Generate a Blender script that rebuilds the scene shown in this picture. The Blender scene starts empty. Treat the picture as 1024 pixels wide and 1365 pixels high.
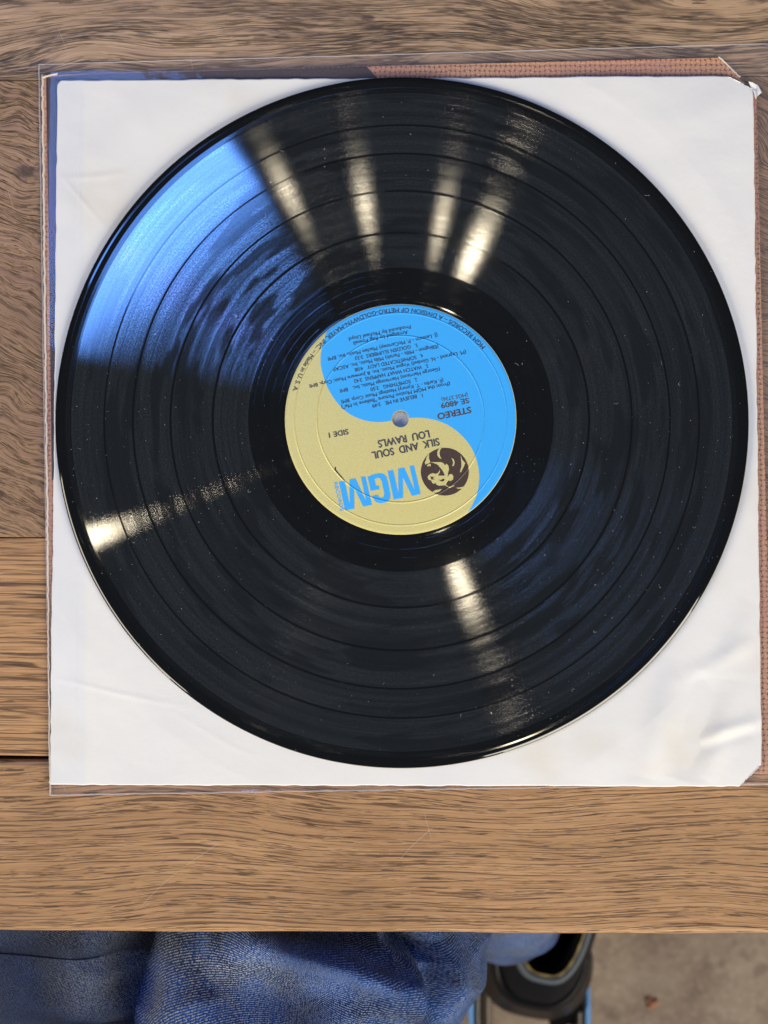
import bpy, bmesh, math, random
import numpy as np
from mathutils import Vector, Matrix, Euler
random.seed(7); rng = np.random.default_rng(7)
R = math.radians
scene = bpy.context.scene
COL = scene.collection

# ------------------------------------------------------------------ camera
LENS, SENS = 48.0, 25.96
FPX = LENS / SENS * 1024.0                       # focal length in photo pixels (1024 x 1365)
CAM_ROT = Euler((R(2.35), R(1.0), 0), 'XYZ').to_matrix()
T_REC = 0.0046                                   # height of the record's top face
def ray(px, py):
    return CAM_ROT @ Vector(((px - 512.0) / FPX, -(py - 682.5) / FPX, -1.0))
_h = ray(534, 558.5)
CAM_LOC = Vector((0, 0, T_REC)) - _h * (0.6165)
cam_d = bpy.data.cameras.new('camera'); cam = bpy.data.objects.new('camera', cam_d); COL.objects.link(cam)
cam.matrix_world = Matrix.Translation(CAM_LOC) @ CAM_ROT.to_4x4()
cam_d.sensor_fit = 'HORIZONTAL'; cam_d.sensor_width = SENS; cam_d.lens = LENS
cam_d.clip_start = 0.01; cam_d.clip_end = 50
cam_d.dof.use_dof = True; cam_d.dof.focus_distance = 0.612; cam_d.dof.aperture_fstop = 11.0
scene.camera = cam
def P(px, py, z=0.0):
    """where the sight line of a photo pixel meets the level z"""
    d = ray(px, py); k = (z - CAM_LOC.z) / d.z
    return CAM_LOC + d * k
def mirror(px, py, h):
    """where a lamp at height h stands whose reflection shows on the record at this pixel"""
    p = P(px, py, T_REC); d = (p - CAM_LOC).normalized(); d.z = -d.z
    return p + d * ((h - p.z) / d.z)

# ------------------------------------------------------------------ world and lamps
w = bpy.data.worlds.new('World'); scene.world = w; w.use_nodes = True
bg = w.node_tree.nodes['Background']; bg.inputs[0].default_value = (0.86, 0.95, 1.12, 1); bg.inputs[1].default_value = 1.0
_t = w.node_tree; _c = _t.nodes.new('ShaderNodeTexCoord'); _q = _t.nodes.new('ShaderNodeSeparateXYZ'); _r = _t.nodes.new('ShaderNodeValToRGB')
_t.links.new(_c.outputs['Generated'], _q.inputs[0]); _t.links.new(_q.outputs[2], _r.inputs[0]); _t.links.new(_r.outputs[0], bg.inputs[0])
_r.color_ramp.elements[0].position = .0; _r.color_ramp.elements[0].color = (.05, .048, .046, 1)
_r.color_ramp.elements[1].position = .95; _r.color_ramp.elements[1].color = (.085, .102, .125, 1)
def area(name, loc, target, sx, sy, power, color, shape='RECTANGLE'):
    l = bpy.data.lights.new(name, 'AREA'); l.shape = shape; l.size = sx
    if shape in ('RECTANGLE', 'ELLIPSE'): l.size_y = sy
    l.energy = power; l.color = color
    o = bpy.data.objects.new(name, l); COL.objects.link(o); o.location = loc
    o.rotation_euler = (Vector(target) - Vector(loc)).to_track_quat('-Z', 'Y').to_euler()
    return o
WARM = (1.0, 0.86, 0.62)
for (px, py, pw, sz) in ((382, 254, 3.2, .085), (487, 275, 3.4, .075), (588, 297, 3.0, .06), (630, 340, 8.5, .09), (614, 775, 6.0, .09)):
    L = mirror(px, py, 2.2)
    area('ceiling_bulb', L, (0, 0, 0), sz * .38, sz * .38, pw * .021, WARM, 'DISK')
L = mirror(122, 716, 2.0)
area('ceiling_bulb', L, (0, 0, 0), .04, .04, .20, WARM, 'DISK')
# blue daylight through the window up and to the left
area('window_light', mirror(112, 240, 2.5), (0, 0, 0), .60, .52, 16, (0.12, 0.33, 1.0))
az = R(-50)
area('side_fill_light', (2.6 * math.cos(az), 2.6 * math.sin(az), 1.25), (0, 0, 0), 2.2, 1.3, 98, (1.0, 0.93, 0.80))  # added fill from the sitter's right, brightens the paper
az = R(205)
area('side_fill_light', (2.6 * math.cos(az), 2.6 * math.sin(az), 1.25), (0, 0, 0), 2.0, 1.2, 72, (1.0, 0.90, 0.72))  # second added fill, warm, low on the left side
area('neon_sign_light', mirror(66, 285, 1.1), (-.15, .09, 0), .08, .16, .16, (0.28, 0.07, 1.0))

scene.view_settings.view_transform = 'Standard'; scene.view_settings.look = 'None'
scene.view_settings.exposure = 0.13; scene.view_settings.gamma = 1.0
scene.render.engine = 'CYCLES'
scene.cycles.max_bounces = 8; scene.cycles.transparent_max_bounces = 12
scene.cycles.sample_clamp_indirect = 4.0

# ------------------------------------------------------------------ shader helpers
class V:
    """a socket one can calculate with"""
    def __init__(s, t, k): s.t, s.k = t, k
    def _m(s, op, *a, clamp=False):
        n = s.t.nodes.new('ShaderNodeMath'); n.operation = op; n.use_clamp = clamp
        for i, x in enumerate((s,) + a):
            if isinstance(x, V): s.t.links.new(x.k, n.inputs[i])
            else: n.inputs[i].default_value = float(x)
        return V(s.t, n.outputs[0])
    def __add__(s, o): return s._m('ADD', o)
    __radd__ = __add__
    def __sub__(s, o): return s._m('SUBTRACT', o)
    def __rsub__(s, o): return (s * -1.0) + o
    def __mul__(s, o): return s._m('MULTIPLY', o)
    __rmul__ = __mul__
    def __truediv__(s, o): return s._m('DIVIDE', o)
    def pow(s, o): return s._m('POWER', o)
    def sin(s): return s._m('SINE')
    def frac(s): return s._m('FRACT')
    def abs(s): return s._m('ABSOLUTE')
    def clamp(s): return s._m('ADD', 0.0, clamp=True)
    def ss(s, a, b):
        n = s.t.nodes.new('ShaderNodeMapRange'); n.interpolation_type = 'SMOOTHSTEP'
        s.t.links.new(s.k, n.inputs[0]); n.inputs[1].default_value = a; n.inputs[2].default_value = b
        return V(s.t, n.outputs[0])
class Mat:
    def __init__(s, name, rough=.5, spec=.5):
        s.m = bpy.data.materials.new(name); s.m.use_nodes = True; s.t = s.m.node_tree
        s.b = s.t.nodes['Principled BSDF']; s.out = s.t.nodes['Material Output']
        s.set('Roughness', rough); s.set('Specular IOR Level', spec)
    def set(s, k, v):
        i = s.b.inputs[k]
        if isinstance(v, V): s.t.links.new(v.k, i)
        elif hasattr(v, '__len__') and len(v) == 3 and i.type == 'RGBA': i.default_value = (*v, 1)
        else: i.default_value = v
        return s
    def xyz(s, mm=1000.0):
        c = s.t.nodes.new('ShaderNodeTexCoord'); q = s.t.nodes.new('ShaderNodeSeparateXYZ')
        s.t.links.new(c.outputs['Object'], q.inputs[0])
        return [V(s.t, q.outputs[i]) * mm for i in range(3)]
    def vec(s, x, y, z=0.0):
        n = s.t.nodes.new('ShaderNodeCombineXYZ')
        for i, v in enumerate((x, y, z)):
            if isinstance(v, V): s.t.links.new(v.k, n.inputs[i])
            else: n.inputs[i].default_value = v
        return V(s.t, n.outputs[0])
    def noise(s, x, y, z=0.0, scale=1.0, detail=2.0, rough=.5, dist=0.0):
        n = s.t.nodes.new('ShaderNodeTexNoise'); n.inputs['Scale'].default_value = scale
        n.inputs['Detail'].default_value = detail; n.inputs['Roughness'].default_value = rough
        n.inputs['Distortion'].default_value = dist
        s.t.links.new(s.vec(x, y, z).k, n.inputs['Vector']); return V(s.t, n.outputs['Fac'])
    def vor(s, x, y, z=0.0, scale=1.0, feature='F1', out='Distance'):
        n = s.t.nodes.new('ShaderNodeTexVoronoi'); n.feature = feature; n.inputs['Scale'].default_value = scale
        s.t.links.new(s.vec(x, y, z).k, n.inputs['Vector']); return V(s.t, n.outputs[out])
    def mix(s, f, a, b):
        n = s.t.nodes.new('ShaderNodeMix'); n.data_type = 'RGBA'
        for i, v in ((0, f), (6, a), (7, b)):
            if isinstance(v, V): s.t.links.new(v.k, n.inputs[i])
            elif i == 0: n.inputs[0].default_value = v
            else: n.inputs[i].default_value = (*v, 1)
        return V(s.t, n.outputs[2])
    def bump(s, h, strength=.5, dist=.0005, to='Normal'):
        n = s.t.nodes.new('ShaderNodeBump'); n.inputs['Strength'].default_value = strength
        n.inputs['Distance'].default_value = dist; s.t.links.new(h.k, n.inputs['Height'])
        s.t.links.new(n.outputs[0], s.b.inputs[to]); return s

# ------------------------------------------------------------------ materials
def wood(name, seed, light, mid, dark, warp=25., wu=.006, wv=.014, slant=0.0, pu=.075, pv=1.5, pth=.60, ring=9.0, figure=.0, patch=0.0, curl=0.0, poreamt=.85, knots=None, lines=.7, sp=1.9, lb=.03):
    M = Mat(name, .5, .35)
    x, y, z = M.xyz()
    x = x + seed * 311.0; y = y + z * .6
    u = x + y * slant; v = y - x * slant
    if curl:
        v = v + (M.noise(x, y, seed, scale=.022, detail=2.0) - .5) * curl
        u = u + (M.noise(x, y, seed + 5.0, scale=.03, detail=1.0) - .5) * curl * .5
    f = v + (M.noise(u * wu, v * wv, seed, detail=1.5) - .5) * warp * 2.0
    rn = (f / ring + (M.noise(u * .01, f * .12, seed + 2.0) - .5) * 1.2).frac()
    early = (rn - .5).abs().ss(.5, .22)                       # porous band of each year ring
    band = M.noise(u * .006, f * .11, seed + 9.0, detail=2.0).ss(.42, .62)
    n1 = M.noise(u * pu, f * pv, seed, detail=1.5, rough=.5)
    n1b = M.noise(u * pu * 2.2, f * pv * 1.9, seed + 1.3, detail=1.0)
    add = (early - .5) * .10 * (1 + figure) + (band - .5) * .05 * (1 + figure)
    pores = ((n1 + add).ss(pth, pth + .032) + (n1b + add).ss(pth + .02, pth + .055) * .75).clamp()
    fib = M.noise(u * .05, f * 4.5, seed + 3.0, detail=3.0, rough=.7)
    fib2 = M.noise(u * .012, f * .9, seed + 7.0, detail=3.0, rough=.6)
    big = M.noise(u * .005, f * .03, seed + 4.0, detail=2.0).ss(.3, .7)
    c = M.mix((fib2.ss(.36, .64) * .65 + fib.ss(.36, .66) * .6 - .1).clamp(), mid, light)
    c = M.mix((big * .45), c, M.mix(.5, mid, tuple(q * .9 for q in light)))
    if patch:
        pm = M.noise(u * .011, f * .075, seed + 12.0, detail=4.0, rough=.65).ss(.46, .55)
        pf = M.noise(u * .11, f * 1.1, seed + 14.0, detail=2.0).ss(.38, .6)
        c = M.mix(pm * (pf * .75 + .25) * patch, c, dark)
    ph = f / sp + (M.noise(u * .012, f * .22, seed + 17.0, detail=2.0, rough=.6) - .5) * 3.2
    wv3 = M.noise(u * .022, f * .45, seed + 21.0, detail=2.0, rough=.6)
    brk = M.noise(u * lb, ph * 1.0, seed + 23.0, detail=1.0).ss(.40, .58)
    lin = 1.0 - ((ph.frac() - .5).abs() / (wv3.ss(.25, .8) * .34 + .05)).clamp()
    lin = (lin * brk * 1.7).clamp() * (fib * .7 + .5)
    c = M.mix(lin * lines, c, dark)
    tone = M.noise(u * .004, f * .05, seed + 31.0, detail=2.0).ss(.35, .65)
    c = M.mix(tone * .30, c, mid)
    c = M.mix(pores * poreamt, c, dark)
    c = M.mix((fib.ss(.58, .7)) * .4, c, tuple(min(1, q * 1.25) for q in light))
    for k, (aa, bb) in enumerate(((.94, .34), (.30, -.95), (.72, .69))):
        lx = x * aa + y * bb; ly = y * aa - x * bb
        ly = ly + (M.noise(lx, ly, seed + k, scale=.012, detail=0) - .5) * 30.0
        sc = ((ly / (37.0 + k * 11)).frac() - .5).abs().ss(.0035, .0012) * M.noise(lx * .03, ly * .2, seed + 20 + k, detail=1.0).ss(.60, .66)
        c = M.mix(sc * .3, c, (.66, .58, .48))
    st = M.noise(x, y, seed + 40.0, scale=.011, detail=4.0, rough=.6)
    c = M.mix(st.ss(.5, .72) * .25, c, tuple(q * .55 for q in mid))
    if knots:
        for kx, ky, kr in knots:
            kd = ((M.xyz()[0] - kx).pow(2.0) * .35 + (M.xyz()[1] - ky).pow(2.0)).pow(.5) + (M.noise(x, y, 5.0, scale=.25, detail=3.0) - .5) * kr * 1.4
            c = M.mix(kd.ss(kr, kr * .2) * .7, c, tuple(q * .6 for q in dark))
    M.set('Base Color', c)
    M.set('Roughness', fib * .2 + .34 + pores * .25)
    M.bump(pores * -.7 + lin * -.7 + fib * .25 + fib2 * .25, .55, .00025)
    return M.m

W_FRONT = wood('oak_front', 1.0, (.56, .335, .165), (.31, .165, .075), (.045, .023, .014), warp=13, pu=.06, pv=1.6, pth=.64, ring=6, poreamt=.8, sp=1.7, lb=.03, lines=.85)
W_THIRD = wood('oak_third', 2.0, (.60, .35, .165), (.35, .185, .08), (.045, .023, .014), warp=6, pu=.03, pv=1.5, pth=.63, ring=4.5, figure=.3, poreamt=.7, sp=2.9, lb=.012, lines=.9)
W_KNOT = wood('oak_knotty', 3.0, (.45, .285, .15), (.23, .13, .068), (.04, .023, .015), warp=16, slant=-.42, curl=34, pu=.13, pv=1.6, pth=.62, ring=6, figure=.3, poreamt=.75, sp=2.2, lb=.07, lines=.8, knots=[(-149.0, 88.0, 3.4), (-166.0, 60.0, 5.0)])
W_TOP = wood('oak_top', 4.0, (.62, .42, .25), (.34, .215, .12), (.05, .033, .024), warp=26, wv=.02, pu=.05, pv=1.6, pth=.63, ring=8, figure=.4, patch=.95, poreamt=.7, sp=2.3, lb=.03, lines=.7, knots=[(-15.0, -38.0, 2.4), (85.0, -22.0, 2.0)])

def plain(name, col, rough=.5, spec=.5, **k):
    M = Mat(name, rough, spec); M.set('Base Color', col)
    for a, b in k.items(): M.set(a, b)
    return M

# paper
M = Mat('white_paper', .75, .25); x, y, z = M.xyz()
n = M.noise(x, y, z, scale=.012, detail=4); g = M.noise(x, y, z, scale=2.2, detail=2)
foxing = M.noise(x, y, 4.0, scale=.018, detail=3).ss(.55, .78)
c = M.mix(n.ss(.3, .7), (.80, .785, .745), (.77, .765, .745)); c = M.mix(foxing * .7, c, (.72, .67, .57))
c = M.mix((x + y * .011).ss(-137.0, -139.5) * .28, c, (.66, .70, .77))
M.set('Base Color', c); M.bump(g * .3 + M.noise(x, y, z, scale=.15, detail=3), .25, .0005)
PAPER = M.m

# jacket
M = Mat('burlap_print', .55, .4); x, y, z = M.xyz()
wx = x + (M.noise(x * .3, y, 0.0, scale=.4, detail=2.0) - .5) * 2.6; wy = y + (M.noise(x, y * .3, 8.0, scale=.4, detail=2.0) - .5) * 2.0
ca = (wx * (math.pi / 2.2)).sin(); cb = (wy * (math.pi / 2.2)).sin()
thx = (ca.abs()).ss(.15, .75); thy = (cb.abs()).ss(.15, .75)
par = (ca * cb).ss(-.25, .25)
hole = (1.0 - thx) * (1.0 - thy)
edge = (1.0 - thx) * par + (1.0 - thy) * (1.0 - par)
shade = M.noise(wx * 1.4, wy * 1.4, 2.0, scale=1.0, detail=2)
c = M.mix(shade.ss(.3, .7), (.50, .235, .12), (.72, .42, .23))
c = M.mix((edge * .5 + hole * 1.0).clamp() * shade.ss(.15, .5), c, (.12, .045, .025))
c = M.mix(M.noise(x, y, 1.0, scale=.03).ss(.35, .7) * .3, c, (.55, .22, .18))
M.set('Base Color', c)
BURLAP = M.m
M = Mat('dark_card', .5, .12); x, y, z = M.xyz()
c = M.mix(M.noise(x, y, z, scale=1.3, detail=2).ss(.4, .7), (.045, .032, .035), (.08, .055, .055))
M.set('Base Color', c); DARKCARD = M.m
CARD = plain('card_edge', (.72, .60, .50), .8).m

# clear film
M = Mat('clear_film'); t = M.t; t.nodes.remove(M.b)
tc = t.nodes.new('ShaderNodeTexCoord')
nz = t.nodes.new('ShaderNodeTexNoise'); nz.inputs['Scale'].default_value = 55; nz.inputs['Detail'].default_value = 3
t.links.new(tc.outputs['Object'], nz.inputs['Vector'])
bp = t.nodes.new('ShaderNodeBump'); bp.inputs['Strength'].default_value = .25; bp.inputs['Distance'].default_value = .001
t.links.new(nz.outputs['Fac'], bp.inputs['Height'])
tr = t.nodes.new('ShaderNodeBsdfTransparent'); tr.inputs[0].default_value = (.93, .93, .96, 1)
gl = t.nodes.new('ShaderNodeBsdfGlossy'); gl.inputs['Roughness'].default_value = .07; gl.inputs[0].default_value = (1, 1, 1, 1)
t.links.new(bp.outputs[0], gl.inputs['Normal'])
df = t.nodes.new('ShaderNodeBsdfDiffuse'); df.inputs[0].default_value = (.62, .59, .66, 1)
m1 = t.nodes.new('ShaderNodeMixShader'); m1.inputs[0].default_value = .07
t.links.new(tr.outputs[0], m1.inputs[1]); t.links.new(df.outputs[0], m1.inputs[2])
m2 = t.nodes.new('ShaderNodeMixShader'); m2.inputs[0].default_value = .014
t.links.new(m1.outputs[0], m2.inputs[1]); t.links.new(gl.outputs[0], m2.inputs[2])
t.links.new(m2.outputs[0], M.out.inputs[0]); FILM = M.m
M = Mat('film_seam', .25, .9); M.set('Base Color', (.75, .75, .8)); M.set('Alpha', .3); SEAM = M.m

# vinyl
LOBE, ANI = .105, .86
TRACKS = [(66.3, 81.2), (82.2, 99.7), (100.6, 116.2), (117.1, 128.8), (129.6, 143.6)]
M = Mat('black_vinyl'); x, y, z = M.xyz()
r = (x * x + y * y).pow(.5); cx = x / r; cy = y / r
groove = None
for a, b in TRACKS:
    k = r.ss(a - .15, a + .15) * r.ss(b + .15, b - .15)
    groove = k if groove is None else groove + k
leadin = r.ss(143.9, 144.1) * r.ss(146.3, 146.0)
leadout = r.ss(51.5, 52.0) * r.ss(66.0, 65.6)
spir = (r * .27 + .2).frac()                                     # widely spaced lead-out line
line = (spir - .5).abs().ss(.03, .012) * leadout * M.noise(cx * 3.0, cy * 3.0, r * .5).ss(.42, .55)
linein = ((r * 1.3).frac() - .5).abs().ss(.2, .1) * leadin
fine = M.noise(cx * 1.2, cy * 1.2, r * 4.0, detail=4.0, rough=.8)  # circular streaks
fine2 = M.noise(cx * 1.2, cy * 1.2, r * 1.3, detail=3.0, rough=.7)
loud = M.noise(cx * 2.6, cy * 2.6, r * .13, detail=2.0, rough=.55)
soft = M.noise(cx * .5, cy * .5, r * .35, detail=2.0, rough=.6)
grain = M.noise(x, y, 0.0, scale=1.25, detail=2.0, rough=.85)
lobe = (loud.ss(.40, .50) * .85 + .15) * (soft.ss(.3, .62) * .7 + .35) * (fine.ss(.30, .62) * .9 + .3) * (fine2.ss(.3, .6) * .4 + .6) * (grain.ss(.38, .62) * .9 + .4)
M.set('Base Color', (.0028, .003, .0036))
M.set('Roughness', groove * .005 + .045)
M.set('Specular IOR Level', (groove * .07 + (1.0 - groove) * .62))
jit = (grain - .5) * .34 + (fine2 - .5) * .12
tg = M.vec(cy * -1.0 - cx * jit, cx - cy * jit, 0.0)   # direction of travel of the groove
h = groove * (grain * .02) + line * 1.4 + linein * 1.0
M.bump(h, .16, .00012)
def lobe_bsdf(rough, an, col):
    g_ = M.t.nodes.new('ShaderNodeBsdfAnisotropic'); g_.distribution = 'BECKMANN'; g_.inputs['Roughness'].default_value = rough; g_.inputs['Anisotropy'].default_value = an
    M.t.links.new(tg.k, g_.inputs['Tangent']); M.t.links.new(col.k, g_.inputs['Color']); return g_.outputs[0]
def add_sh(a_, b_):
    n_ = M.t.nodes.new('ShaderNodeAddShader'); M.t.links.new(a_, n_.inputs[0]); M.t.links.new(b_, n_.inputs[1]); return n_.outputs[0]
amt = (groove + leadin * .35 + leadout * .10) * lobe * LOBE
core = groove * (fine * .09 + grain * .07 + .015)
o_ = add_sh(M.b.outputs[0], lobe_bsdf(.142, ANI, M.vec(amt, amt, amt)))
o_ = add_sh(o_, lobe_bsdf(.075, .62, M.vec(core, core, core)))
M.t.links.new(o_, M.out.inputs[0])
VINYL = M.m

def label_mat(name, col, col2, metal=0.0):
    M = Mat(name, .42, .4); x, y, z = M.xyz()
    r = (x * x + y * y).pow(.5)
    g = M.noise(x, y, z, scale=2.6, detail=2.0, rough=.7)
    c = M.mix(g.ss(.35, .65), col, col2)
    M.set('Base Color', c); M.set('Metallic', metal)
    ring = (r - 36.3).abs().ss(.55, .0) + (r - 46.2).abs().ss(.5, .0) * .8
    M.bump(ring * 1.0 + g * .12 + r.ss(49.0, 50.6) * -1.0, .6, .0004)
    return M.m
GOLD = label_mat('gold_label', (.60, .53, .19), (.72, .65, .28), .1)
SKY = label_mat('blue_label', (.04, .40, .93), (.05, .43, .95))
INK = label_mat('dark_ink', (.03, .03, .035), (.045, .04, .045))
BROWN = label_mat('brown_ink', (.055, .032, .02), (.085, .052, .035))
GREY_INK = label_mat('grey_ink', (.06, .055, .06), (.1, .09, .09))

# denim
def denim(name, dark, mid, wornc, worn_scale=.012):
    M = Mat(name, .85, .15); x, y, z = M.xyz()
    uvn = M.t.nodes.new('ShaderNodeUVMap'); q_ = M.t.nodes.new('ShaderNodeSeparateXYZ'); M.t.links.new(uvn.outputs[0], q_.inputs[0])
    uu, vv_ = V(M.t, q_.outputs[0]) * 1000.0, V(M.t, q_.outputs[1]) * 1000.0
    xx = uu + (M.noise(x, y, z, scale=.08) - .5) * 1.0; yy = vv_ + (M.noise(x, y, z + 30.0, scale=.08) - .5) * 1.0
    tw = ((xx * .8 + yy * .85) * (2 * math.pi / 1.5)).sin() * .5 + .5
    brk = M.noise((xx + yy) * .95, (yy - xx) * .5, 0.0, scale=1.0, detail=2.0, rough=.7)
    wef = ((xx - yy * .2) * (2 * math.pi / 1.25)).sin() * .5 + .5
    th = (tw * .40 + wef * .12 + brk * 1.5 - .62)
    worn = M.noise(x, y, z, scale=worn_scale, detail=3.0).ss(.35, .65)
    c = M.mix(M.noise(x, y, z, scale=.05, detail=3).ss(.3, .7), dark, mid)
    c = M.mix(th.ss(.40, .66) * (worn * .6 + .25), c, M.mix((x + (worn - .5) * 30.0).ss(-95.0, -25.0), (.34, .36, .40), wornc))
    M.set('Base Color', c); M.set('Sheen Weight', .05); M.bump(th, 1.0, .0007); return M.m
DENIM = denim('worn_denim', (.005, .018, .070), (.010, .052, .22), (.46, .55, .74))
DENIM_SHADED = denim('shaded_denim', (.006, .014, .045), (.014, .034, .11), (.27, .31, .40))  # same jeans, darker copy: shade on the left leg is put into the colour

M = Mat('black_leather', .45, .08); x, y, z = M.xyz(); M.set('Base Color', (.006, .0065, .009))
M.bump(M.noise(x, y, z, scale=.9, detail=3), .4, .0004); LEATHER = M.m
M = Mat('concrete', .7, .3); x, y, z = M.xyz()
a = M.noise(x, y, z, scale=.02, detail=5, rough=.6); b = M.noise(x, y, z, scale=.16, detail=3, rough=.7)
c = M.mix(a.ss(.3, .7), (.17, .125, .098), (.245, .195, .155)); c = M.mix(b.ss(.45, .75) * .5, c, (.33, .28, .235))
c = M.mix(M.noise(x, y, 9.0, scale=.05, detail=4).ss(.56, .7) * .5, c, (.10, .078, .065))
M.set('Base Color', c); M.bump(b, .3, .001); CONCRETE = M.m

# ------------------------------------------------------------------ object helpers
def link(name, me, mats, parent=None, loc=None):
    o = bpy.data.objects.new(name, me); COL.objects.link(o)
    for m in (mats if isinstance(mats, (list, tuple)) else [mats]): me.materials.append(m)
    if parent: o.parent = parent
    if loc is not None: o.location = loc
    return o
def smooth(me, on=True):
    me.polygons.foreach_set('use_smooth', [on] * len(me.polygons))
def thing(name, label, cat, loc=(0, 0, 0), group=None):
    o = bpy.data.objects.new(name, None); COL.objects.link(o); o.location = loc; o.empty_display_size = .02
    o['label'] = label; o['category'] = cat
    if group: o['group'] = group
    return o
def tag(o, label, cat, group=None):
    o['label'] = label; o['category'] = cat
    if group: o['group'] = group
    return o
def slab(name, pts, z0, z1, mats, parent=None, bevel=0.0, seg=2, off=(0, 0, 0)):
    """a flat polygon (points in metres) with thickness"""
    bm = bmesh.new(); off = Vector(off)
    vs = [bm.verts.new(Vector((p[0], p[1], z0)) - off) for p in pts]
    f = bm.faces.new(vs); bmesh.ops.recalc_face_normals(bm, faces=[f])
    if f.normal.z < 0: f.normal_flip()
    ex = bmesh.ops.extrude_face_region(bm, geom=[f])
    bmesh.ops.translate(bm, verts=[v for v in ex['geom'] if isinstance(v, bmesh.types.BMVert)], vec=(0, 0, z1 - z0))
    f.normal_flip(); bmesh.ops.recalc_face_normals(bm, faces=bm.faces)
    if bevel:
        bmesh.ops.bevel(bm, geom=[e for e in bm.edges], offset=bevel, segments=seg, affect='EDGES', profile=.6)
    me = bpy.data.meshes.new(name); bm.to_mesh(me); bm.free()
    return link(name, me, mats, parent)
def sheet(name, pts, z, mat, parent=None):
    me = bpy.data.meshes.new(name)
    from mathutils.geometry import tessellate_polygon
    tris = tessellate_polygon([[Vector((p[0], p[1], 0)) for p in pts]])
    fs = []
    for t_ in tris:
        a, b, c = (Vector((*pts[i][:2], 0)) for i in t_)
        fs.append(t_ if (b - a).cross(c - a).z > 0 else t_[::-1])
    me.from_pydata([(p[0], p[1], z) for p in pts], [], fs)
    return link(name, me, mat, parent)
def lathe(name, prof, n, mat, parent=None):
    vs, fs = [], []
    for (r_, z_) in prof:
        for i in range(n):
            a = 2 * math.pi * i / n; vs.append((r_ * math.cos(a), r_ * math.sin(a), z_))
    for j in range(len(prof) - 1):
        for i in range(n):
            k = (i + 1) % n; fs.append((j * n + i, j * n + k, (j + 1) * n + k, (j + 1) * n + i))
    me = bpy.data.meshes.new(name); me.from_pydata(vs, [], fs); smooth(me)
    return link(name, me, mat, parent)
def grid(name, fn, nu, nv, mats, parent=None, closed_u=False, uv=None):
    """fn(U, V) arrays -> X, Y, Z arrays"""
    u = np.linspace(0, 1, nu, endpoint=not closed_u); v = np.linspace(0, 1, nv)
    U, W_ = np.meshgrid(u, v); X, Y, Z = fn(U, W_)
    co = np.stack([X, Y, Z], -1).reshape(-1, 3)
    i = np.arange(nu if closed_u else nu - 1); j = np.arange(nv - 1); I, J = np.meshgrid(i, j); I2 = (I + 1) % nu
    q = np.stack([J * nu + I, J * nu + I2, (J + 1) * nu + I2, (J + 1) * nu + I], -1).reshape(-1, 4)
    me = bpy.data.meshes.new(name); me.from_pydata(co.tolist(), [], q.tolist()); smooth(me)
    if uv:
        ul = me.uv_layers.new(name='UVMap'); cu_ = np.stack([I, I + 1, I + 1, I], -1).reshape(-1) / nu * uv[0]; cv_ = np.stack([J, J, J + 1, J + 1], -1).reshape(-1) / (nv - 1) * uv[1]
        ul.data.foreach_set('uv', np.stack([cu_, cv_], -1).reshape(-1))
    return link(name, me, mats, parent)
def pts_of(lst, z=0.0): return [P(a, b, z) for a, b in lst]
def ridge(X, Y, line, amp, width, taper=True):
    """height field of a fold that follows a polyline (metres)"""
    D = np.full(X.shape, 1e9); Tm = np.zeros(X.shape); n = len(line) - 1
    for i in range(n):
        a, b = np.array(line[i][:2]), np.array(line[i + 1][:2]); d = b - a; L2 = (d ** 2).sum()
        t_ = np.clip(((X - a[0]) * d[0] + (Y - a[1]) * d[1]) / L2, 0, 1)
        dd = np.hypot(X - a[0] - t_ * d[0], Y - a[1] - t_ * d[1]); m_ = dd < D
        D = np.where(m_, dd, D); Tm = np.where(m_, (i + t_) / n, Tm)
    tp = np.sin(np.pi * np.clip(Tm, .04, .96)) ** .5 if taper else 1.0
    return amp * tp * np.exp(-(D / width) ** 2)
def tube(name, path, rad, mat, parent=None, n=8, closed=False):
    bm = bmesh.new(); rings = []
    m_ = len(path)
    for i, p in enumerate(path):
        p = Vector(p); a = Vector(path[i - 1] if (i or closed) else path[i]); b = Vector(path[(i + 1) % m_] if (i < m_ - 1 or closed) else path[i])
        tdir = (b - a).normalized(); s_ = tdir.cross(Vector((0, 0, 1)))
        if s_.length < 1e-4: s_ = Vector((1, 0, 0))
        s_.normalize(); t2 = tdir.cross(s_)
        rr = rad[i] if hasattr(rad, '__len__') else rad
        rings.append([bm.verts.new(p + (s_ * math.cos(2 * math.pi * k / n) + t2 * math.sin(2 * math.pi * k / n)) * rr) for k in range(n)])
    for i in range(m_ if closed else m_ - 1):
        A, B = rings[i], rings[(i + 1) % m_]
        for k in range(n): bm.faces.new((A[k], A[(k + 1) % n], B[(k + 1) % n], B[k]))
    if not closed: bm.faces.new(rings[0]); bm.faces.new(rings[-1])
    bmesh.ops.recalc_face_normals(bm, faces=bm.faces)
    me = bpy.data.meshes.new(name); bm.to_mesh(me); bm.free(); smooth(me); return link(name, me, mat, parent)

# ------------------------------------------------------------------ floor
FLOOR_Z = -0.76
me = bpy.data.meshes.new('floor'); me.from_pydata([(-4, -4, FLOOR_Z), (4, -4, FLOOR_Z), (4, 4, FLOOR_Z), (-4, 4, FLOOR_Z)], [], [(0, 1, 2, 3)])
fl = link('floor', me, CONCRETE); fl['kind'] = 'structure'
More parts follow.
